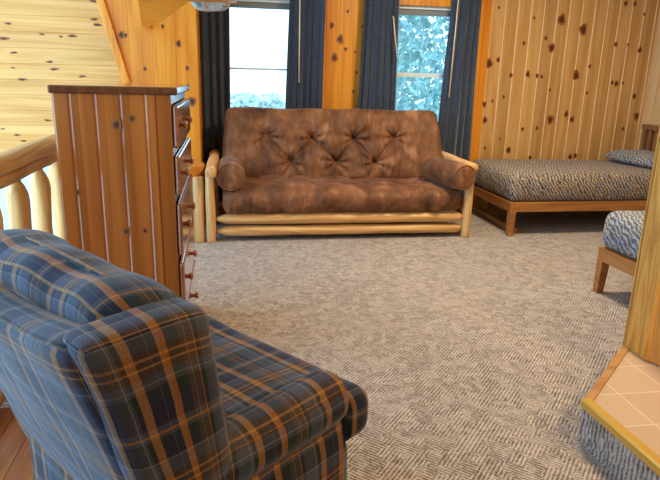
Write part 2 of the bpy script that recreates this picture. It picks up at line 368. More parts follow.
# floors
CZ = -.3
bm = bmesh.new(); prism(bm, [(-.30,-1.6),(RW,-1.6),(RW,BW),(-.98,BW),(-.98,2.2),(-.30,2.2)], -.12, 0)
obj('floor', bm, M['carpet'], **ST)
bm = bmesh.new(); planks(bm, -1.3, -.30, -1.6, 2.2, -.001, .09, g=.002, fac=lambda a,h,d:(a,h,-d)); box(bm, -1.3, -.30, -1.6, 2.2, -.12, -.018)
obj('floor_landing', bm, M['floor_wood'], **ST)
mbox('ceiling', -1.35, RW+.2, -1.6, BW+.2, HC, HC+.1, M['pine_ceiling'], bev=0, **ST)
mbox('wall_near', -1.35, RW+.2, -1.75, -1.6, 0, HC, M['wall_paint'], bev=0, **ST)
mbox('light_block_left_near', -1.42, -1.32, -1.6, .45, -.1, HC, M['wall_paint'], bev=0, **ST)  # unseen panel added to cut cool light from the left opening
mbox('wall_right_near', RW, RW+.14, -1.6, PY0, 0, HC, M['wall_paint'], bev=0, **ST)

# boards left of the windows: return pillar and side wall panel
bm = bmesh.new(); planks(bm, -.545, -.216, 0, HC, 5.0, .0823, off=-.545, g=.003); box(bm, -.545, -.216, 5.018, BW, 0, HC)
knots(bm, [(-0.361,1.478,0.0170),(-0.301,1.296,0.0120),(-0.473,1.602,0.0100),(-0.268,1.043,0.0230)], 5.0, 1)
obj('wall_pillar', bm, [M['pine_orange'], M['knot_rim'], M['knot_heart']], **ST)
# slope boarded panel with raking edge
rake = lambda z: -.775 - (z-1.162)*(.93-.775)/(1.78-1.162)
bm = bmesh.new(); x = -.545; 
while x > -1.2:
    x2 = x - .10
    zt = HC if x2 > rake(HC) else None
    def zz(xx): return 1.10 if xx >= rake(1.10) else 1.162 + (-.775-xx)/((.93-.775)/(1.78-1.162))
    za, zb = max(0 if x > -.75 else 1.1, zz(x) if x < rake(1.1) else 0), zz(x2) if x2 < rake(1.1) else 0
    if min(za, zb) < HC:
        g = .003
        P_ = [(x,za),(x,HC),(x2,HC),(x2,min(zb,HC))]
        prism(bm, [(x-g*.2,za),(x-g*.2,HC),(x2+g*.2,HC),(x2+g*.2,min(zb,HC-.001))], 5.1, 5.13, 'y')
    x = x2
knots(bm, [(-0.800,1.533,0.0170),(-0.768,1.532,0.0110),(-0.633,1.284,0.0110)], 5.1, 1)
obj('wall_left_panel', bm, [M['pine_orange'], M['knot_rim'], M['knot_heart']], **ST)
bm = bmesh.new()
prism(bm, [(rake(1.12)-.03,1.12),(rake(1.12)+.028,1.12),(rake(HC)+.028,HC),(rake(HC)-.03,HC)], 5.06, 5.10, 'y')
bevel(obj('trim_3', bm, M['pine_orange'], **ST), .004)
# level boarded stairwell wall, above a tall stairwell window
STK = [(-1.629,1.588,0.0100),(-1.669,1.479,0.0150),(-1.606,1.378,0.0110),(-1.390,1.520,0.0090),(-1.165,1.514,0.0140),(-0.995,1.642,0.0120),(-0.975,1.601,0.0140),(-1.354,1.315,0.0110),(-1.327,1.261,0.0130),(-1.628,1.264,0.0070),(-1.572,1.179,0.0130),(-1.119,1.213,0.0110),(-0.992,1.775,0.0130),(-1.648,0.749,0.0100),(-1.605,0.701,0.0090),(-1.409,0.866,0.0110),(-1.753,0.795,0.0070)]
bm = bmesh.new(); planks(bm, .56, HC, -2.6, -.545, 5.14, .118, g=.0035, fac=lambda a,h,d:(h,d,a)); box(bm, -2.6, -.545, 5.158, 5.28, .56, HC)
knots(bm, STK, 5.14, 1, horiz=True)
obj('wall_stairwell', bm, [M['pine_pale_h'], M['knot_rim'], M['knot_heart']], **ST)
def window(name, x0, x1, z0, z1, y, rails=(), rh=.02, fr=.035, head=0, **k):
    w = empty(name, ((x0+x1)/2, y, z0), **k); T = Matrix.Translation(-Vector(((x0+x1)/2, y, z0)))
    def part(nm, boxes, m, bev=.003):
        b = bmesh.new()
        for bb in boxes: box(b, *bb)
        b.transform(T); o = obj(nm, b, m, w); 
        if bev: bevel(o, bev)
        return o
    bx = [(x0,x0+fr,y,y+.07,z0,z1),(x1-fr,x1,y,y+.07,z0,z1),(x0+fr,x1-fr,y,y+.07,z0,z0+fr*1.3),(x0+fr,x1-fr,y,y+.07,z1-fr*.8,z1)]
    part('window_frame', bx, M['white_trim'])
    if head: part('window_head', [(x0+fr,x1-fr,y+.02,y+.06,z1-fr*.8-head,z1-fr*.8)], M['dark_trim'])
    for r in rails: part('meeting_rail', [(x0+fr,x1-fr,y+.015,y+.055,r-rh,r+rh)], M['white_trim'])
    part('glass_pane', [(x0+fr,x1-fr,y+.034,y+.038,z0+fr,z1-fr*.8)], M['glass'], 0)
    return w
window('window_1', *W1, BW+.03, rails=(1.31,), rh=.009, head=.05, kind='structure')
window('window_2', *W2, BW+.03, rails=(1.292,), head=.05, kind='structure')
window('window_3', -2.55, -.6, -.9, .56, 5.17, kind='structure')
bm = bmesh.new()   # pine casing above each window
box(bm, W1[0]-.05, W1[1]+.05, BW-.012, BW, W1[3], W1[3]+.09); box(bm, W2[0]-.05, W2[1]+.05, BW-.012, BW, W2[3], W2[3]+.09)
obj('trim_4', bm, M['pine_orange'], **ST)

# tiled step: carpeted riser, tile top, oak edge strip, brass nosing
A_, B_, D_ = (1.236,1.719), (1.668,2.115), (1.275,.30)
STP = [A_, D_, (RW,.30), (RW,1.98), (PX+.02,1.98), B_]
bm = bmesh.new(); prism(bm, STP, 0, .148); obj('floor_step_riser', bm, M['carpet'], **ST)
bm = bmesh.new(); prism(bm, [(a+(.004 if i<2 else 0), b) for i,(a,b) in enumerate(STP)], .148, .158); obj('floor_step_tile', bm, M['lino'], **ST)
bm = bmesh.new(); dx, dy = (B_[0]-A_[0]), (B_[1]-A_[1]); l_ = math.hypot(dx,dy); nx, ny = dy/l_, -dx/l_
prism(bm, [A_, B_, (B_[0]+nx*.03, B_[1]+ny*.03), (A_[0]+nx*.03, A_[1]+ny*.03)], .150, .163)
bevel(obj('trim_5', bm, M['oak_x'], **ST), .002)
bm = bmesh.new(); prism(bm, [(A_[0]-.006,.134),(A_[0]-.006,.158),(A_[0],.164),(A_[0]+.028,.164),(A_[0]+.028,.158),(A_[0],.156),(A_[0],.134)], 0, 1.42, 'y')
for v in bm.verts: v.co.x += (v.co.y)*(D_[0]-A_[0])/1.42; v.co.y = A_[1]+.004 - v.co.y
obj('trim_6', bm, M['brass'], **ST)

# overhead corner shelf and the floral pillow on it
sh = empty('corner_shelf', (-.5,5.0,1.60), label='orange pine shelf high on the left wall with a slanting corner', cat='shelf')
bm = bmesh.new(); prism(bm, [(-.64,5.1),(-.545,5.1),(-.535,5.0),(-.525,4.98),(-.188,3.32),(-.176,3.235),(.06,3.235),(.06,2.86),(-.375,2.86)], 1.598, 1.622)
bm.transform(Matrix.Translation((.5,-5.0,-1.60)))
bevel(obj('shelf_board', bm, M['pine_orange'], sh), .003)
bm = bmesh.new(); prism(bm, [(-.60,1.588),(-.56,1.588),(-.56,1.598),(-.60,1.598)], 5.0, 5.1, 'y')
bm.transform(Matrix.Translation((.5,-5.0,-1.60))); obj('shelf_cleat', bm, M['pine_orange'], sh)

# ------------------------------------------------------------- curtains
def curtain(x0t, x1t, x0b, x1b, folds, seed, label, wand=None, z0=.12, z1=2.18):
    root = empty('curtain', ((x0t+x1t)/2, 5.5, z0), label=label, cat='curtain', group='slate blue window curtains')
    bm = bmesh.new(); nu, nv = folds*10, 26; rows = []
    for j in range(nv+1):
        t = j/nv; z = z0 + (z1-z0)*t; row = []
        for i in range(nu+1):
            s = i/nu; a = x0b+(x0t-x0b)*t; b = x1b+(x1t-x1b)*t
            ph = s*folds*2*PI + 2.6*noise.noise(Vector((s*3.1, t*.7, seed*3.3)))
            amp = (.030 - .010*t) * (1 + .9*noise.noise(Vector((s*4+3, t*.8, seed*2.1+4))))
            row.append(bm.verts.new((a+(b-a)*s + .008*math.sin(ph*2), 5.53 + amp*(math.sin(ph)+.3*math.sin(2.3*ph+seed)), z)))
        rows.append(row)
    for j in range(nv):
        for i in range(nu): bm.faces.new((rows[j][i], rows[j][i+1], rows[j+1][i+1], rows[j+1][i]))
    bm.transform(Matrix.Translation(-root.location))
    o = obj('curtain_panel', bm, M['curtain'], root, smooth=True)
    m = o.modifiers.new('Solidify', 'SOLIDIFY'); m.thickness = .004
    if wand:
        bm = bmesh.new(); tube(bm, [(wand[0],5.445,wand[1]),(wand[2],5.445,wand[3])], .006, 8)
        bm.transform(Matrix.Translation(-root.location)); obj('wand', bm, M['wand'], root, smooth=True, label='thin cream draw wand')
    return root
curtain(-.225,.045,-.235,.03, 4, 1, 'slate curtain at the left side of the left window, beside the orange pillar')
curtain(.575,.885,.50,.86, 5, 2, 'slate curtain between the white window and the knotty strip, right of that window', (.64,2.12,.64,1.20))
curtain(1.235,1.545,1.175,1.575, 5, 3, 'dark blue curtain covering the left edge of the window with trees', (1.475,1.79,1.53,1.44))
curtain(2.055,2.34,1.955,2.345, 4, 4, 'dark blue curtain beside the tan boarded wall, the rightmost one', (2.075,2.12,2.05,1.1))
for nm, x0, x1, lb in (('curtain_rod', -.215, .95, 'dark rod carrying the two curtains of the left window'), ('curtain_rod', 1.10, 2.42, 'dark rod carrying the two curtains of the right window')):
    bm = bmesh.new(); tube(bm, [(x0,5.53,2.2),(x1,5.53,2.2)], .012, 12)
    for xx in (x0+.02, x1-.02): box(bm, xx-.008, xx+.008, 5.53, BW, 2.19, 2.21)
    obj(nm, bm, M['metal'], smooth=False, label=lb, cat='curtain rod')

# floral pillow lying on the end of the shelf
bm = bmesh.new()
rbox(bm, -.175, .03, 2.95, 3.50, 1.636, 1.85, .05, (16,24,12),
     lambda p: p + Vector((.012*noise.noise(p*9), .012*noise.noise(p*9+Vector((5,0,0))), .016*noise.noise(p*8+Vector((0,7,0))))) - Vector((0, 0, .055*max(0, min(1, (p.y-3.25)/.06))*(1 - max(0, p.z-1.66)*3))))
obj('floral_pillow', bm, M['floral'], smooth=True, label='pale floral pillow resting on the end of the high shelf, top left', cat='pillow')

# ------------------------------------------------------------- futon sofa
fu = empty('futon_sofa', (.9,4.9,0), label='peeled log futon sofa with tufted brown suede mattress under the windows', cat='sofa')
F0 = Vector((.9,4.9,0)); sub = lambda p: Vector(p)-F0
LG = lambda nm,a,b,r,m='log',**k: log(nm, sub(a), sub(b), r, M[m], fu, **k)
LG('front_post', (-.137,4.525,0), (-.135,4.525,.53), .036, seed=1); LG('front_post', (1.93,4.52,0), (1.93,4.52,.56), .038, seed=2)
LG('back_post', (-.12,5.22,0), (-.12,5.22,.60), .036, seed=3); LG('back_post', (1.93,5.22,0), (1.93,5.22,.60), .036, seed=4)
LG('armrest', (-.125,4.43,.552), (-.11,5.32,.575), .043, 'log_y', seed=5); LG('armrest', (1.945,4.49,.575), (1.93,5.32,.59), .040, 'log_y', seed=6)
LG('front_rail', (-.105,4.535,.180), (1.905,4.535,.172), .042, 'log_x', seed=7, ends=(.09,.05), n=24)
LG('front_rail', (-.105,4.545,.082), (1.905,4.545,.074), .040, 'log_x', seed=8, ends=(.09,.05), n=24)
LG('back_rail', (-.10,5.22,.15), (1.91,5.22,.15), .036, 'log_x', seed=9, ends=(.09,.09), n=20)
LG('side_rail', (-.135,4.55,.19), (-.12,5.20,.19), .03, 'log_y', seed=10); LG('side_rail', (1.93,4.55,.19), (1.93,5.20,.19), .03, 'log_y', seed=11)
bm = bmesh.new()
for i in range(12): 
    xx = .0 + i*.165; box(bm, xx-.03, xx+.03, 4.66, 5.28, .196, .212)
bm.transform(Matrix.Translation(-F0)); obj('seat_slats', bm, M['log_y'], fu)
TU = [(.337,.757),(.723,.744),(1.091,.746),(1.455,.758)]; TL = [(.538,.551),(.931,.552),(1.269,.540)]
def crease(x, z, lst, zs):
    """buttons pulled into the mattress, with folds running from each to its neighbours"""
    d = 0
    for (a, b) in lst:
        r = math.hypot(x-a, z-b)
        d += .036*math.exp(-(r/.04)**2) + .022*math.exp(-(r/.12)**2)
        th = math.atan2(z-b, x-a)
        d += .010*math.exp(-(r/.16)**2)*(math.sin(th*8+a*9))*min(1, r/.03)
    return d
def diag(x, z):
    d = 0
    for (a,b) in TU:
        for (c,e) in TL:
            if abs(a-c) < .26:
                L = math.hypot(c-a,e-b); t = ((x-a)*(c-a)+(z-b)*(e-b))/L/L
                if -.05 < t < 1.05:
                    dist = abs((x-a)*(e-b)-(z-b)*(c-a))/L
                    d += .020*math.exp(-(dist/.013)**2)
    return d
def seatback(p):
    # upright half: p in a flat slab x, y (thickness 0..0.18), z (0..0.62) -> leans back
    x, z = p.x, p.z
    front = max(0, min(1, (5.20-p.y)/.2))
    zz = .385 + z
    y = p.y - front*( -crease(x, zz, TU+TL, 0) - diag(x, zz)) + front*.006*noise.noise(Vector((x*26, zz*3, 3)))
    y += front*.018*noise.noise(Vector((x*5, zz*5, 1)))
    if .3 < x < 1.5: y += front*(.010*noise.noise(Vector((x*14, zz*9, 8))) + .010*noise.noise(Vector((x*34, zz*11, 5))))
    for sx in (.30, 1.505): y += front*.012*math.exp(-((x-sx)/.012)**2)
    y += .42*(z) - .02*math.sin(z/.6*PI)*front
    z2 = zz  + (.012*noise.noise(Vector((x*3,0,0)))) * (z/.6)
    x = .925 + (x-.925)*(1.022 - .055*(max(0,z)/.6)**1.6)
    return Vector((x, y - .11*z, z2))
bm = bmesh.new(); rbox(bm, -.035, 1.885, 5.0, 5.17, 0, .60, .055, (300,8,100), seatback)
bm.transform(Matrix.Translation(-F0)); sb = obj('backrest_mattress', bm, M['suede'], fu, smooth=True)
def seatf(p):
    top = max(0, min(1, (p.z-.30)/.12)); fr = max(0, min(1, (4.60-p.y)/.1))
    y, z = p.y, p.z
    z += top*(.022*noise.noise(Vector((p.x*7, p.y*6, 2))) + .008*noise.noise(Vector((p.x*22, p.y*9, 2))) - .018*max(0,(4.72-p.y)/.25)**2 + .012*math.sin(p.x*3.3))
    for bx in (.35,.72,1.09,1.46):
        z -= top*.028*math.exp(-((p.x-bx)/.06)**2 - ((p.y-4.80)/.06)**2)
    y -= fr*(.022*math.sin(max(0,min(1,(p.z-.22)/.2))*PI)) 
    y += fr*(.022*noise.noise(Vector((p.x*13, 0, p.z*3))) + .011*noise.noise(Vector((p.x*38, 1, p.z*6))))
    return Vector((p.x, y, z))
bm = bmesh.new(); rbox(bm, -.045, 1.875, 4.49, 5.16, .213, .425, .07, (190,40,16), seatf)
bm.transform(Matrix.Translation(-F0)); obj('seat_mattress', bm, M['suede'], fu, smooth=True)
def bolster(x, z, y0, y1, r, label, sk=0):
    root = empty('bolster_pillow', (x,(y0+y1)/2,z-r), label=label, cat='pillow', group='round suede bolsters on the futon')
    bm = bmesh.new(); pts = []; rad = []; Ly = y1-y0
    prof = [(0,.30),(.002,.62),(.006,.84),(.016,.94),(.034,.985),(.06,1.0)]
    for d, q in prof + [(Ly*.3,1.02),(Ly*.5,1.03),(Ly*.7,1.02)] + [(Ly-d, q) for d, q in prof[::-1]]:
        pts.append((x + sk*(d/Ly-.5), y0+d, z)); rad.append(r*q)
    tube(bm, pts, rad, 36, .05, 3+sk*10)
    for v in bm.verts:      # the soft roll is pressed flat where it leans on the post and arm
        if v.co.y > 4.47: v.co.x = max(-.088, min(1.893, v.co.x))
    bm.transform(Matrix.Translation(-root.location)); obj('cover', bm, M['suede'], root, smooth=True)
    bm = bmesh.new(); k = 32; ring = [(x - sk*.5 + r*.90*math.cos(2*PI*i/k), y0+.007 - r*.90*math.cos(2*PI*i/k)*sk/(y1-y0), z + r*.90*math.sin(2*PI*i/k)) for i in range(k+1)]
    tube(bm, ring, .005, 6, closed=False); bm.transform(Matrix.Translation(-root.location)); obj('piping', bm, M['suede'], root, smooth=True)
bolster(.018, .512, 4.475, 4.94, .110, 'round brown suede bolster at the left arm of the futon')
bolster(1.788, .510, 4.425, 4.91, .108, 'round brown suede bolster at the right arm of the futon', -.13)

# ------------------------------------------------------------- log side table
tb = empty('side_table', (-.34,4.68,0), label='small peeled log side table with an orange slab top, left of the futon', cat='side table')
T0 = Vector((-.34,4.68,0)); bm = bmesh.new()
pts = []
for i in range(28):
    a = 2*PI*i/28; w = 1+.06*noise.noise(Vector((math.cos(a)*2, math.sin(a)*2, 1))); pts.append((.165*w*math.cos(a), .19*w*math.sin(a)))
prism(bm, pts, .505, .585); bevel(obj('tabletop', bm, M['log_end'], tb), .01, 3)
for i, (x, y) in enumerate(((.115,-.14),(-.10,-.14),(.10,.13),(-.10,.13))):
    log('leg', (x,y,0), (x,y,.51), .040, M['log'], tb, seed=20+i)

# ------------------------------------------------------------- chest of drawers
dr = empty('chest_of_drawers', (-.42,2.8,0), label='tall dark stained pine chest of five drawers by the railing', cat='chest of drawers')
D0 = Vector((-.42,2.8,0)); X0, X1, Y0, Y1, ZT = -.640, -.210, 2.405, 3.205, 1.170
def dpart(nm, fn, m, bev=.003, **k):
    b = bmesh.new(); fn(b); b.transform(Matrix.Translation(-D0)); o = obj(nm, b, m, dr, **k)
    return bevel(o, bev) if bev else o
def fside(b):
    planks(b, X0, X1-.055, .04, ZT, Y0, .091, off=X0-.031, g=.0045, gw=.0075, back=.02)
    box(b, X1-.054, X1, Y0-.001, Y0+.02, .0, ZT)
    knots(b, [(-0.416,1.056,0.0140),(-0.358,1.082,0.0105),(-0.576,0.797,0.0070),(-0.406,0.638,0.0100),(-0.333,0.639,0.0080),(-0.475,0.658,0.0030)], Y0, 1)
dpart('side_panel', fside, [M['dresser_side'], M['knot_rim'], M['knot_heart']], 0)
dpart('side_panel', lambda b: (planks(b, X0, X1, .0, ZT, Y1, .091, off=X0, g=.006, back=-.02)), M['dresser_side'], 0)
dpart('back_panel', lambda b: box(b, X0, X0+.012, Y0+.02, Y1-.02, .06, ZT), M['dresser_side'])
dpart('top', lambda b: box(b, X0-.010, X1+.026, Y0-.010, Y1+.012, ZT, ZT+.030), M['dresser_dark'], .006)
def frame(b):
    for z0, z1 in ((1.135,1.17),(.935,.965),(.745,.775),(.496,.525),(.276,.30),(0,.075)): box(b, X0+.02, X1, Y0+.02, Y1-.02, z0, z1)
dpart('drawer_rails', frame, M['drawer_wood'], 0)
for z0, z1 in ((.966,1.132),(.776,.935),(.526,.745),(.301,.496),(.080,.276)):
    def fd(b):
        box(b, X0+.03, X1, Y0+.025, Y1-.025, z0+.004, z1-.004)
    b = bmesh.new(); c = (z0+z1)/2
    box(b, X1+.002, X1+.024, Y0+.004, Y1-.004, z0, z1); b.transform(Matrix.Translation(-D0)); d = obj('drawer', b, M['drawer_wood'], dr); bevel(d, .0105, 3)
    for yy in (2.53, 2.88):
        bm = bmesh.new(); px = X1+.022
        tube(bm, [(px,yy,c),(px+.009,yy,c),(px+.013,yy,c),(px+.019,yy,c),(px+.025,yy,c),(px+.030,yy,c)], [.010,.008,.013,.018,.017,.009], 16)
        bm.transform(Matrix.Translation(-D0)); obj('knob', bm, M['drawer_wood'], d, smooth=True)

# ------------------------------------------------------------- railing
rl = empty('stair_railing', (-.9,3.2,0), label='peeled log stair railing with rounded balusters behind the chest', cat='railing')
R0 = Vector((-.9,3.2,0))
def railp(nm, pts, y0, y1, m):
    bm = bmesh.new(); n = 22; rows = []
    for j in range(n+1):
        y = y0+(y1-y0)*j/n; rows.append([bm.verts.new((x*(1+.10*noise.noise(Vector((y*3,x*9,z*9)))), y, z+.006*noise.noise(Vector((y*4,x*20,3))))) for x, z in pts])
    k = len(pts)
    for a, b in zip(rows, rows[1:]):
        for i in range(k): bm.faces.new((a[i], a[(i+1)%k], b[(i+1)%k], b[i]))
    bm.faces.new(rows[0][::-1]); bm.faces.new(rows[-1]); obj(nm, bm, m, rl, smooth=True)
arc = [(.062*math.cos(a), .872+.054*math.sin(a)) for a in [PI*i/10 for i in range(11)]]
railp('handrail', arc+[(-.058,.862),(.058,.862)], 1.9-3.2, 5.06-3.2, M['rail_wood'])
railp('under_rail', [(.05,.864),(-.05,.864),(-.052,.812),(-.03,.803),(.03,.803),(.052,.812)], 1.9-3.2, 5.06-3.2, M['rail_wood'])
railp('bottom_rail', [(.04,.11),(-.04,.11),(-.04,.03),(.04,.03)], 1.9-3.2, 5.06-3.2, M['rail_wood'])
for i in range(9):
    y = 2.05+.33*i - 3.2; bm = bmesh.new(); jx = random.uniform(-.006,.006)
    tube(bm, [(0,y,.08),(0,y,.12),(jx,y,.3),(-jx,y,.5),(jx*.5,y,.70),(0,y,.735),(0,y,.765),(0,y,.785),(0,y,.812)], [.022,.042,.047,.044,.046,.045,.036,.024,.020], 14, .18, 30+i)
    obj('baluster', bm, M['baluster_a'], rl, smooth=True)
log('newel_post', (0,1.86-3.2,0), (0,1.86-3.2,1.0), .07, M['log'], rl, seed=50)

# ------------------------------------------------------------- beds
def spread_bm(x0, x1, y0, y1, z0, z1, seed):
    def f(p):
        e = 1 if p.z > z0+.02 else 0
        t = (p.z-z0)/(z1-z0)
        s = max(0, .5-t)
        dx = .012*s*math.sin(p.y*38+seed) if p.x < x0+.05 else 0
        dy = .014*s*math.sin(p.x*34+seed) if p.y < y0+.05 else 0
        crown = .012*noise.noise(Vector((p.x*2.2,p.y*2.2,seed)))*(t>.6)
        bul = .018*math.sin(min(1,max(0,t))*PI)
        x = p.x + dx - (bul if p.x < x0+.05 else 0); y = p.y + dy - (bul if p.y < y0+.05 else 0)
        return Vector((x, y, p.z+crown))
    bm = bmesh.new(); rbox(bm, x0, x1, y0, y1, z0, z1, .055, (60,36,12), f); return bm
def bed(x0, x1, y0, y1, zt, label, spread, slabel, hb=True):
    root = empty('twin_bed', ((x0+x1)/2,(y0+y1)/2,0), label=label, cat='bed'); O = root.location.copy()
    def p(nm, fn, m, bev=.004):
        b = bmesh.new(); fn(b); b.transform(Matrix.Translation(-O)); o = obj(nm, b, m, root); return bevel(o, bev) if bev else o
    rz0, rz1 = .208, .290
    p('foot_rail', lambda b: box(b, x0, x0+.03, y0, y1, rz0, rz1), M['bed_wood_y'])
    p('side_rail', lambda b: box(b, x0+.031, x1-.05, y0, y0+.028, rz0, rz1), M['bed_wood'])
    p('side_rail', lambda b: box(b, x0+.031, x1-.05, y1-.028, y1, rz0, rz1), M['bed_wood'])
    def leg(cx, cy, sx, sy):
        def fn(b):
            t, q = .056, .046
            vs = []
            for z, w in ((0,q),(rz0,t)):
                xa, ya = cx, cy; xb, yb = cx+sx*w, cy+sy*w
                vs.append([b.verts.new(v) for v in ((xa,ya,z),(xb,ya,z),(xb,yb,z),(xa,yb,z))])
            A, B = vs
            b.faces.new(A[::-1]); b.faces.new(B)
            for i in range(4): b.faces.new((A[i],A[(i+1)%4],B[(i+1)%4],B[i]))
        return fn
    p('leg', leg(x0,y0,1,1), M['bed_wood']); p('leg', leg(x0,y1,1,-1), M['bed_wood'])
    for cy in (y0, y1-.05): p('head_post', lambda b: box(b, x1-.05, x1, cy, cy+.05, 0, .86), M['head_wood'])
    p('head_top_rail', lambda b: box(b, x1-.052, x1+.004, y0-.01, y1+.01, .825, .875), M['head_wood'])
    p('head_low_rail', lambda b: box(b, x1-.04, x1-.01, y0+.05, y1-.05, .30, .36), M['head_wood'])
    n = 9
    for i in range(n):
        yy = y0+.05+(y1-y0-.10)*(i+.5)/n; p('headboard_slat', lambda b: box(b, x1-.035, x1-.015, yy-.022, yy+.022, .36, .825), M['head_wood'], .002)
    p('mattress_base', lambda b: box(b, x0+.032, x1-.055, y0+.03, y1-.03, .25, .292), M['head_wood'], 0)
    return root
b1 = bed(2.302, 4.17, 4.50, 5.46, .52, 'honey wood twin bed along the tan wall, right of the futon', 0, 0)
bm = spread_bm(2.312, 4.115, 4.508, 5.455, .288, .525, 1)
obj('bedspread', bm, M['spread'], smooth=True, label='brown and blue wavy striped bedspread over the mattress of the far bed', cat='bedspread')
bm = bmesh.new(); box(bm, 2.395, 2.435, 4.60, 5.40, .0, .05)
bevel(obj('floor_batten', bm, M['bed_wood_y'], label='low wooden batten on the carpet under the foot of the far bed', cat='wood strip'), .004)
def pillow(bm, cx, cy, cz, a, b, h, seed=0, rot=0):
    n, k = 28, 28; rows = []
    for s in (1, -1):
        g = []
        for i in range(n+1):
            row = []
            for j in range(k+1):
                u, v = 2*i/n-1, 2*j/k-1
                t = max(0, (1-u**4)*(1-v**4))**.5
                x, y = u*a*(1-.06*v*v), v*b*(1-.06*u*u)
                x, y = x*math.cos(rot)-y*math.sin(rot), x*math.sin(rot)+y*math.cos(rot)
                row.append(bm.verts.new((cx+x, cy+y, cz + s*h*t*(1 if s > 0 else .55)*(1+.15*noise.noise(Vector((u*3,v*3,seed)))))))
            g.append(row)
        for i in range(n):
            for j in range(k): bm.faces.new((g[i][j],g[i+1][j],g[i+1][j+1],g[i][j+1]))
    bmesh.ops.remove_doubles(bm, verts=bm.verts[:], dist=.0006)
bm = bmesh.new(); pillow(bm, 3.88, 5.0, .572, .225, .40, .075, 1)
obj('pillow', bm, M['spread_cool_lit'], smooth=True, label='pillow in wavy striped cloth against the slatted headboard of the far bed', cat='pillow')
b2 = bed(2.235, 4.12, 2.19, 3.185, .52, 'honey wood twin bed nearer the camera, partly hidden by the oak trimmed wall end', 0, 0)
bm = spread_bm(2.245, 4.065, 2.198, 3.19, .288, .525, 5)
obj('bedspread', bm, M['spread_cool_lit'], smooth=True, label='wavy striped bedspread in cool-lit colour on the nearer bed behind the oak trimmed wall end', cat='bedspread')

# ------------------------------------------------------------- plaid armchair (seen from behind)
ANG = math.radians(38)
ch = empty('plaid_armchair', (math.cos(ANG)*.7-math.sin(ANG)*1.2, math.sin(ANG)*.7+math.cos(ANG)*1.2, 0), ANG, label='blue, brown and tan plaid armchair in the foreground, its back to the camera', cat='armchair')
# local: x forward (u-0.70), y to the chair's left (l-1.20)
cm = Matrix.Translation((-.70,-1.20,0))
def cpart(nm, bm, **k):
    bm.transform(cm); return obj(nm, bm, M['plaid'], ch, smooth=True, uv=True, **k)
LR, LL = .80, 1.60      # outer sides
lean = lambda z: -(z-.85)*.33
def soft(p, s=1, a=.006): return Vector((a*noise.noise(p*6+Vector((s,0,0))), a*noise.noise(p*6+Vector((0,s,3))), a*noise.noise(p*6+Vector((2,0,s)))))
# rear panel
def f_back(p):
    q = Vector((p.x + lean(p.z), p.y, p.z))
    w = (p.y-LR)/(LL-LR)
    q.z += (.012 - .045*math.sin(min(1,max(0,w))*PI))*max(0,(p.z-.55)/.3)
    q.x -= .012*math.sin(w*PI)*math.sin(min(1,max(0,(p.z-.2)/.6))*PI)
    return q + soft(p)
bm = bmesh.new(); rbox(bm, .328, .44, LR+.030, LL-.030, .10, .85, .045, (6,30,30), f_back); cpart('back_panel', bm)
# wings
for sgn, y0, y1 in ((1, LR, LR+.105), (-1, LL-.105, LL)):
    def f_wing(p):
        q = Vector((p.x + lean(p.z)*(.9 - .48*max(0, min(1, (p.x-.38)/.18))), p.y, p.z)); 
        d = (p.x-.33)/.25
        if p.z > .7: q.z += .012*math.sin(max(0,min(1,d))*PI)
        q.y += -sgn*.008*math.sin(max(0,min(1,d))*PI)
        return q + soft(p, 2)
    bm = bmesh.new(); rbox(bm, .345, .592, y0, y1, .12, .856, .030, (14,8,34), f_wing); cpart('wing', bm)
# back cushion
def f_cush(p):
    w = (p.y-.9)/(1.5-.9); z = p.z
    q = Vector((p.x + lean(p.z)*.9, p.y, z))
    q.z += .012*math.sin(min(1,max(0,w))*PI) + .012*noise.noise(Vector((p.y*6, 0, 2)))
    q.x += .01*noise.noise(Vector((p.y*8,p.z*5,0)))
    return q + soft(p, 4, .012)
bm = bmesh.new(); rbox(bm, .400, .60, LR+.045, LL-.045, .47, .880, .080, (14,34,24), f_cush); cpart('back_cushion', bm)
# welt on the cushion
bm = bmesh.new()
ring = []
for i in range(41):
    t = i/40; y = LR+.075 + (LL-LR-.15)*t; zc = .869+.012*math.sin(t*PI) - .06*(2*t-1)**8; ring.append((.50+lean(zc)*.9, y, zc+.010))
tube(bm, ring, .006, 8); cpart('cushion_welt', bm)
# seat cushion: T shape wrapping round the arm fronts
bm = bmesh.new()
rbox(bm, .56, 1.105, .822, 1.578, .355, .49, .05, (40,44,12), lambda p: Vector((p.x, p.y, p.z + (.012*math.cos((p.x-.8)*4) + .01*noise.noise(p*5))*(p.z>.42))) )
for v in bm.verts:
    if v.co.x < .998:
        if v.co.y < .925: v.co.y = .925 + (v.co.y-.925)*.1
        if v.co.y > 1.475: v.co.y = 1.475 + (v.co.y-1.475)*.1
cpart('seat_cushion', bm)
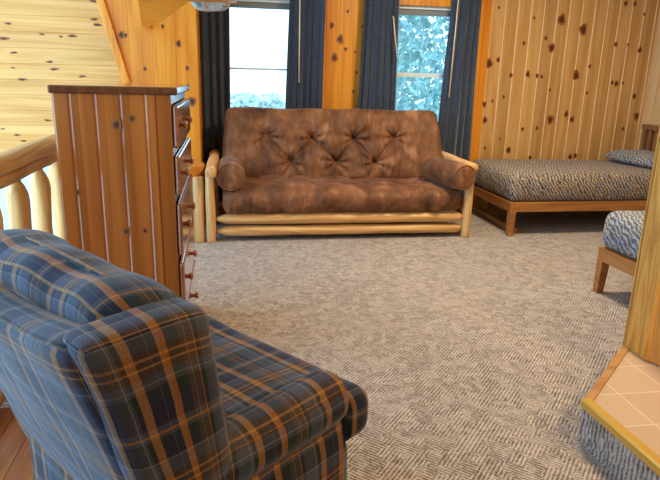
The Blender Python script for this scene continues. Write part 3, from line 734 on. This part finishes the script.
# arms: rolled top over an upright panel
def arm(y0, y1, nm='arm'):
    c = (y0+y1)/2; hw = (y1-y0)/2; prof = [(c+hw*.80, .10)]
    prof += [(c+hw*.80,.30),(c+hw*.80,.42)]
    for i in range(13):
        a = -.35*PI + (PI*1.7)*i/12; prof.append((c + hw*1.0*math.cos(a), .505 + .068*math.sin(a)))
    prof += [(c-hw*.80,.42),(c-hw*.80,.30),(c-hw*.80,.10)]
    bm = bmesh.new(); xs = [.585,.62,.70,.80,.89,.945,.965,.977,.983]; sc = [1,1,1,1,1,.995,.97,.90,.80]; rows = []
    for x, s in zip(xs, sc):
        rows.append([bm.verts.new(Vector((x, c+(a-c)*s, .505+(z-.505)*(s if z > .42 else 1) - .008*math.sin((x-.5)*6))) + soft(Vector((x,a,z)),6,.005)) for a, z in prof])
    k = len(prof)
    for A, B in zip(rows, rows[1:]):
        for i in range(k): bm.faces.new((A[i], A[(i+1)%k], B[(i+1)%k], B[i]))
    bm.faces.new(rows[0][::-1]); bm.faces.new(rows[-1])
    o = cpart(nm, bm); subsurf(o, 1); return o
arm(.795, .935); arm(1.465, 1.605)
bm = bmesh.new(); rbox(bm, .50, 1.05, .85, 1.55, .06, .36, .03, (12,14,8), lambda p: p+soft(p, 8)); cpart('seat_base', bm)
for x, y in ((.60,.88),(1.0,.90),(.60,1.52),(1.0,1.50)):
    bm = bmesh.new(); tube(bm, [(x,y,0),(x,y,.07)], [.018,.026], 12); bm.transform(cm); obj('leg', bm, M['dresser_dark'], ch, smooth=False)

# ------------------------------------------------------------- outdoors
bm = bmesh.new(); box(bm, -40, 50, 9, 80, -3.2, -3.0); obj('ground_outside', bm, M['ground'], kind='structure')
def tree(x, y, h, r, label, seed, lm='leaf'):
    root = empty('leafy_tree', (x,y,-3.0), label=label, cat='tree', group='trees outside the windows')
    bm = bmesh.new(); tube(bm, [(0,0,0),(.1,0,h*.4),(0,.1,h*.85)], [.16,.11,.04], 10, .1, seed); obj('trunk', bm, M['bark'], root, smooth=True)
    rnd = random.Random(seed); bm = bmesh.new()
    for i in range(3600):
        z = rnd.uniform(.12, 1)*h; rr = r*(1-.55*(z/h))*math.sqrt(rnd.random()); a = rnd.uniform(0, 2*PI)
        c = Vector((rr*math.cos(a), rr*math.sin(a), z)); s = rnd.uniform(.06,.17)*max(1, y/16)
        d1 = Vector((rnd.gauss(0,1),rnd.gauss(0,1),rnd.gauss(0,1))).normalized(); d2 = d1.orthogonal().normalized()
        vs = [bm.verts.new(c+d1*s), bm.verts.new(c+d2*s*.6), bm.verts.new(c-d1*s), bm.verts.new(c-d2*s*.6)]; bm.faces.new(vs)
    obj('foliage', bm, M[lm], root)
tree(3.9, 15, 8.0, 2.3, 'hazy green tree seen in the left part of the right window', 1)
tree(8.2, 19, 8.5, 2.6, 'hazy green tree seen in the right part of the right window', 2)
tree(6.6, 28, 11.5, 4.6, 'tall hazy tree far behind the others in the right window', 3)
tree(1.1, 26, 3.4, 2.6, 'low pale shrubby tree low in the left window', 4, 'leaf_pale')

# ------------------------------------------------------------- light
w = bpy.data.worlds.new('daylight'); S.world = w; w.use_nodes = True
nt = w.node_tree; bg = nt.nodes['Background']; bg.inputs[0].default_value = (.62,.80,1.0,1)
tc = nt.nodes.new('ShaderNodeTexCoord'); dp = nt.nodes.new('ShaderNodeVectorMath'); dp.operation = 'DOT_PRODUCT'   # sky boosted to the left, added to bring cool light in
nt.links.new(tc.outputs['Generated'], dp.inputs[0]); dp.inputs[1].default_value = (-.93,.0,.36)
mr = nt.nodes.new('ShaderNodeMapRange'); nt.links.new(dp.outputs['Value'], mr.inputs['Value'])
for k_, v_ in (('From Min',.2),('From Max',1.0),('To Min',3.3),('To Max',7.0)): mr.inputs[k_].default_value = v_
nt.links.new(mr.outputs[0], bg.inputs[1])
m2 = nt.nodes.new('ShaderNodeMapRange'); nt.links.new(dp.outputs['Value'], m2.inputs['Value']); m2.inputs['From Min'].default_value = .1; m2.inputs['From Max'].default_value = .8
mc = nt.nodes.new('ShaderNodeMix'); mc.data_type = 'RGBA'; nt.links.new(m2.outputs[0], mc.inputs[0])
mc.inputs[6].default_value = (.70,.86,1,1); mc.inputs[7].default_value = (.40,.69,1,1); nt.links.new(mc.outputs[2], bg.inputs[0])
def area(name, loc, rot, sx, sy, e, col):
    l = bpy.data.lights.new(name, 'AREA'); l.shape = 'RECTANGLE'; l.size = sx; l.size_y = sy; l.energy = e; l.color = col
    o = bpy.data.objects.new(name, l); o.location = loc; o.rotation_euler = rot; C.objects.link(o); return o
area('warm_fill', (1.9,3.6,HC-.03), (0,0,0), .5, .5, 92, (1,.80,.55))  # unseen warm fill under the ceiling, added to balance the daylight
area('warm_fill', (1.9,.5,HC-.03), (0,0,0), .5, .5, 62, (1,.68,.38))  # unseen fill added to warm the armchair side and near carpet

# ------------------------------------------------------------- camera
f, pi_, ya, ro = 594.64, .266523, .173739, .024989
fw = Vector((math.sin(ya)*math.cos(pi_), math.cos(ya)*math.cos(pi_), -math.sin(pi_)))
r = Vector((math.cos(ya), -math.sin(ya), 0)); u = r.cross(fw)
r2 = r*math.cos(ro)+u*math.sin(ro); u2 = u*math.cos(ro)-r*math.sin(ro)
cam = bpy.data.cameras.new('camera'); cam.sensor_fit = 'HORIZONTAL'; cam.sensor_width = 36; cam.lens = f*36/660; cam.clip_start = .02
co = bpy.data.objects.new('camera', cam); C.objects.link(co)
mw = Matrix((r2, u2, -fw)).transposed().to_4x4(); mw.translation = (0,0,1.25); co.matrix_world = mw
S.camera = co
S.view_settings.view_transform = 'Standard'; S.view_settings.look = 'None'; S.view_settings.gamma = 1; S.view_settings.use_curve_mapping = False
S.view_settings.exposure = -0.30
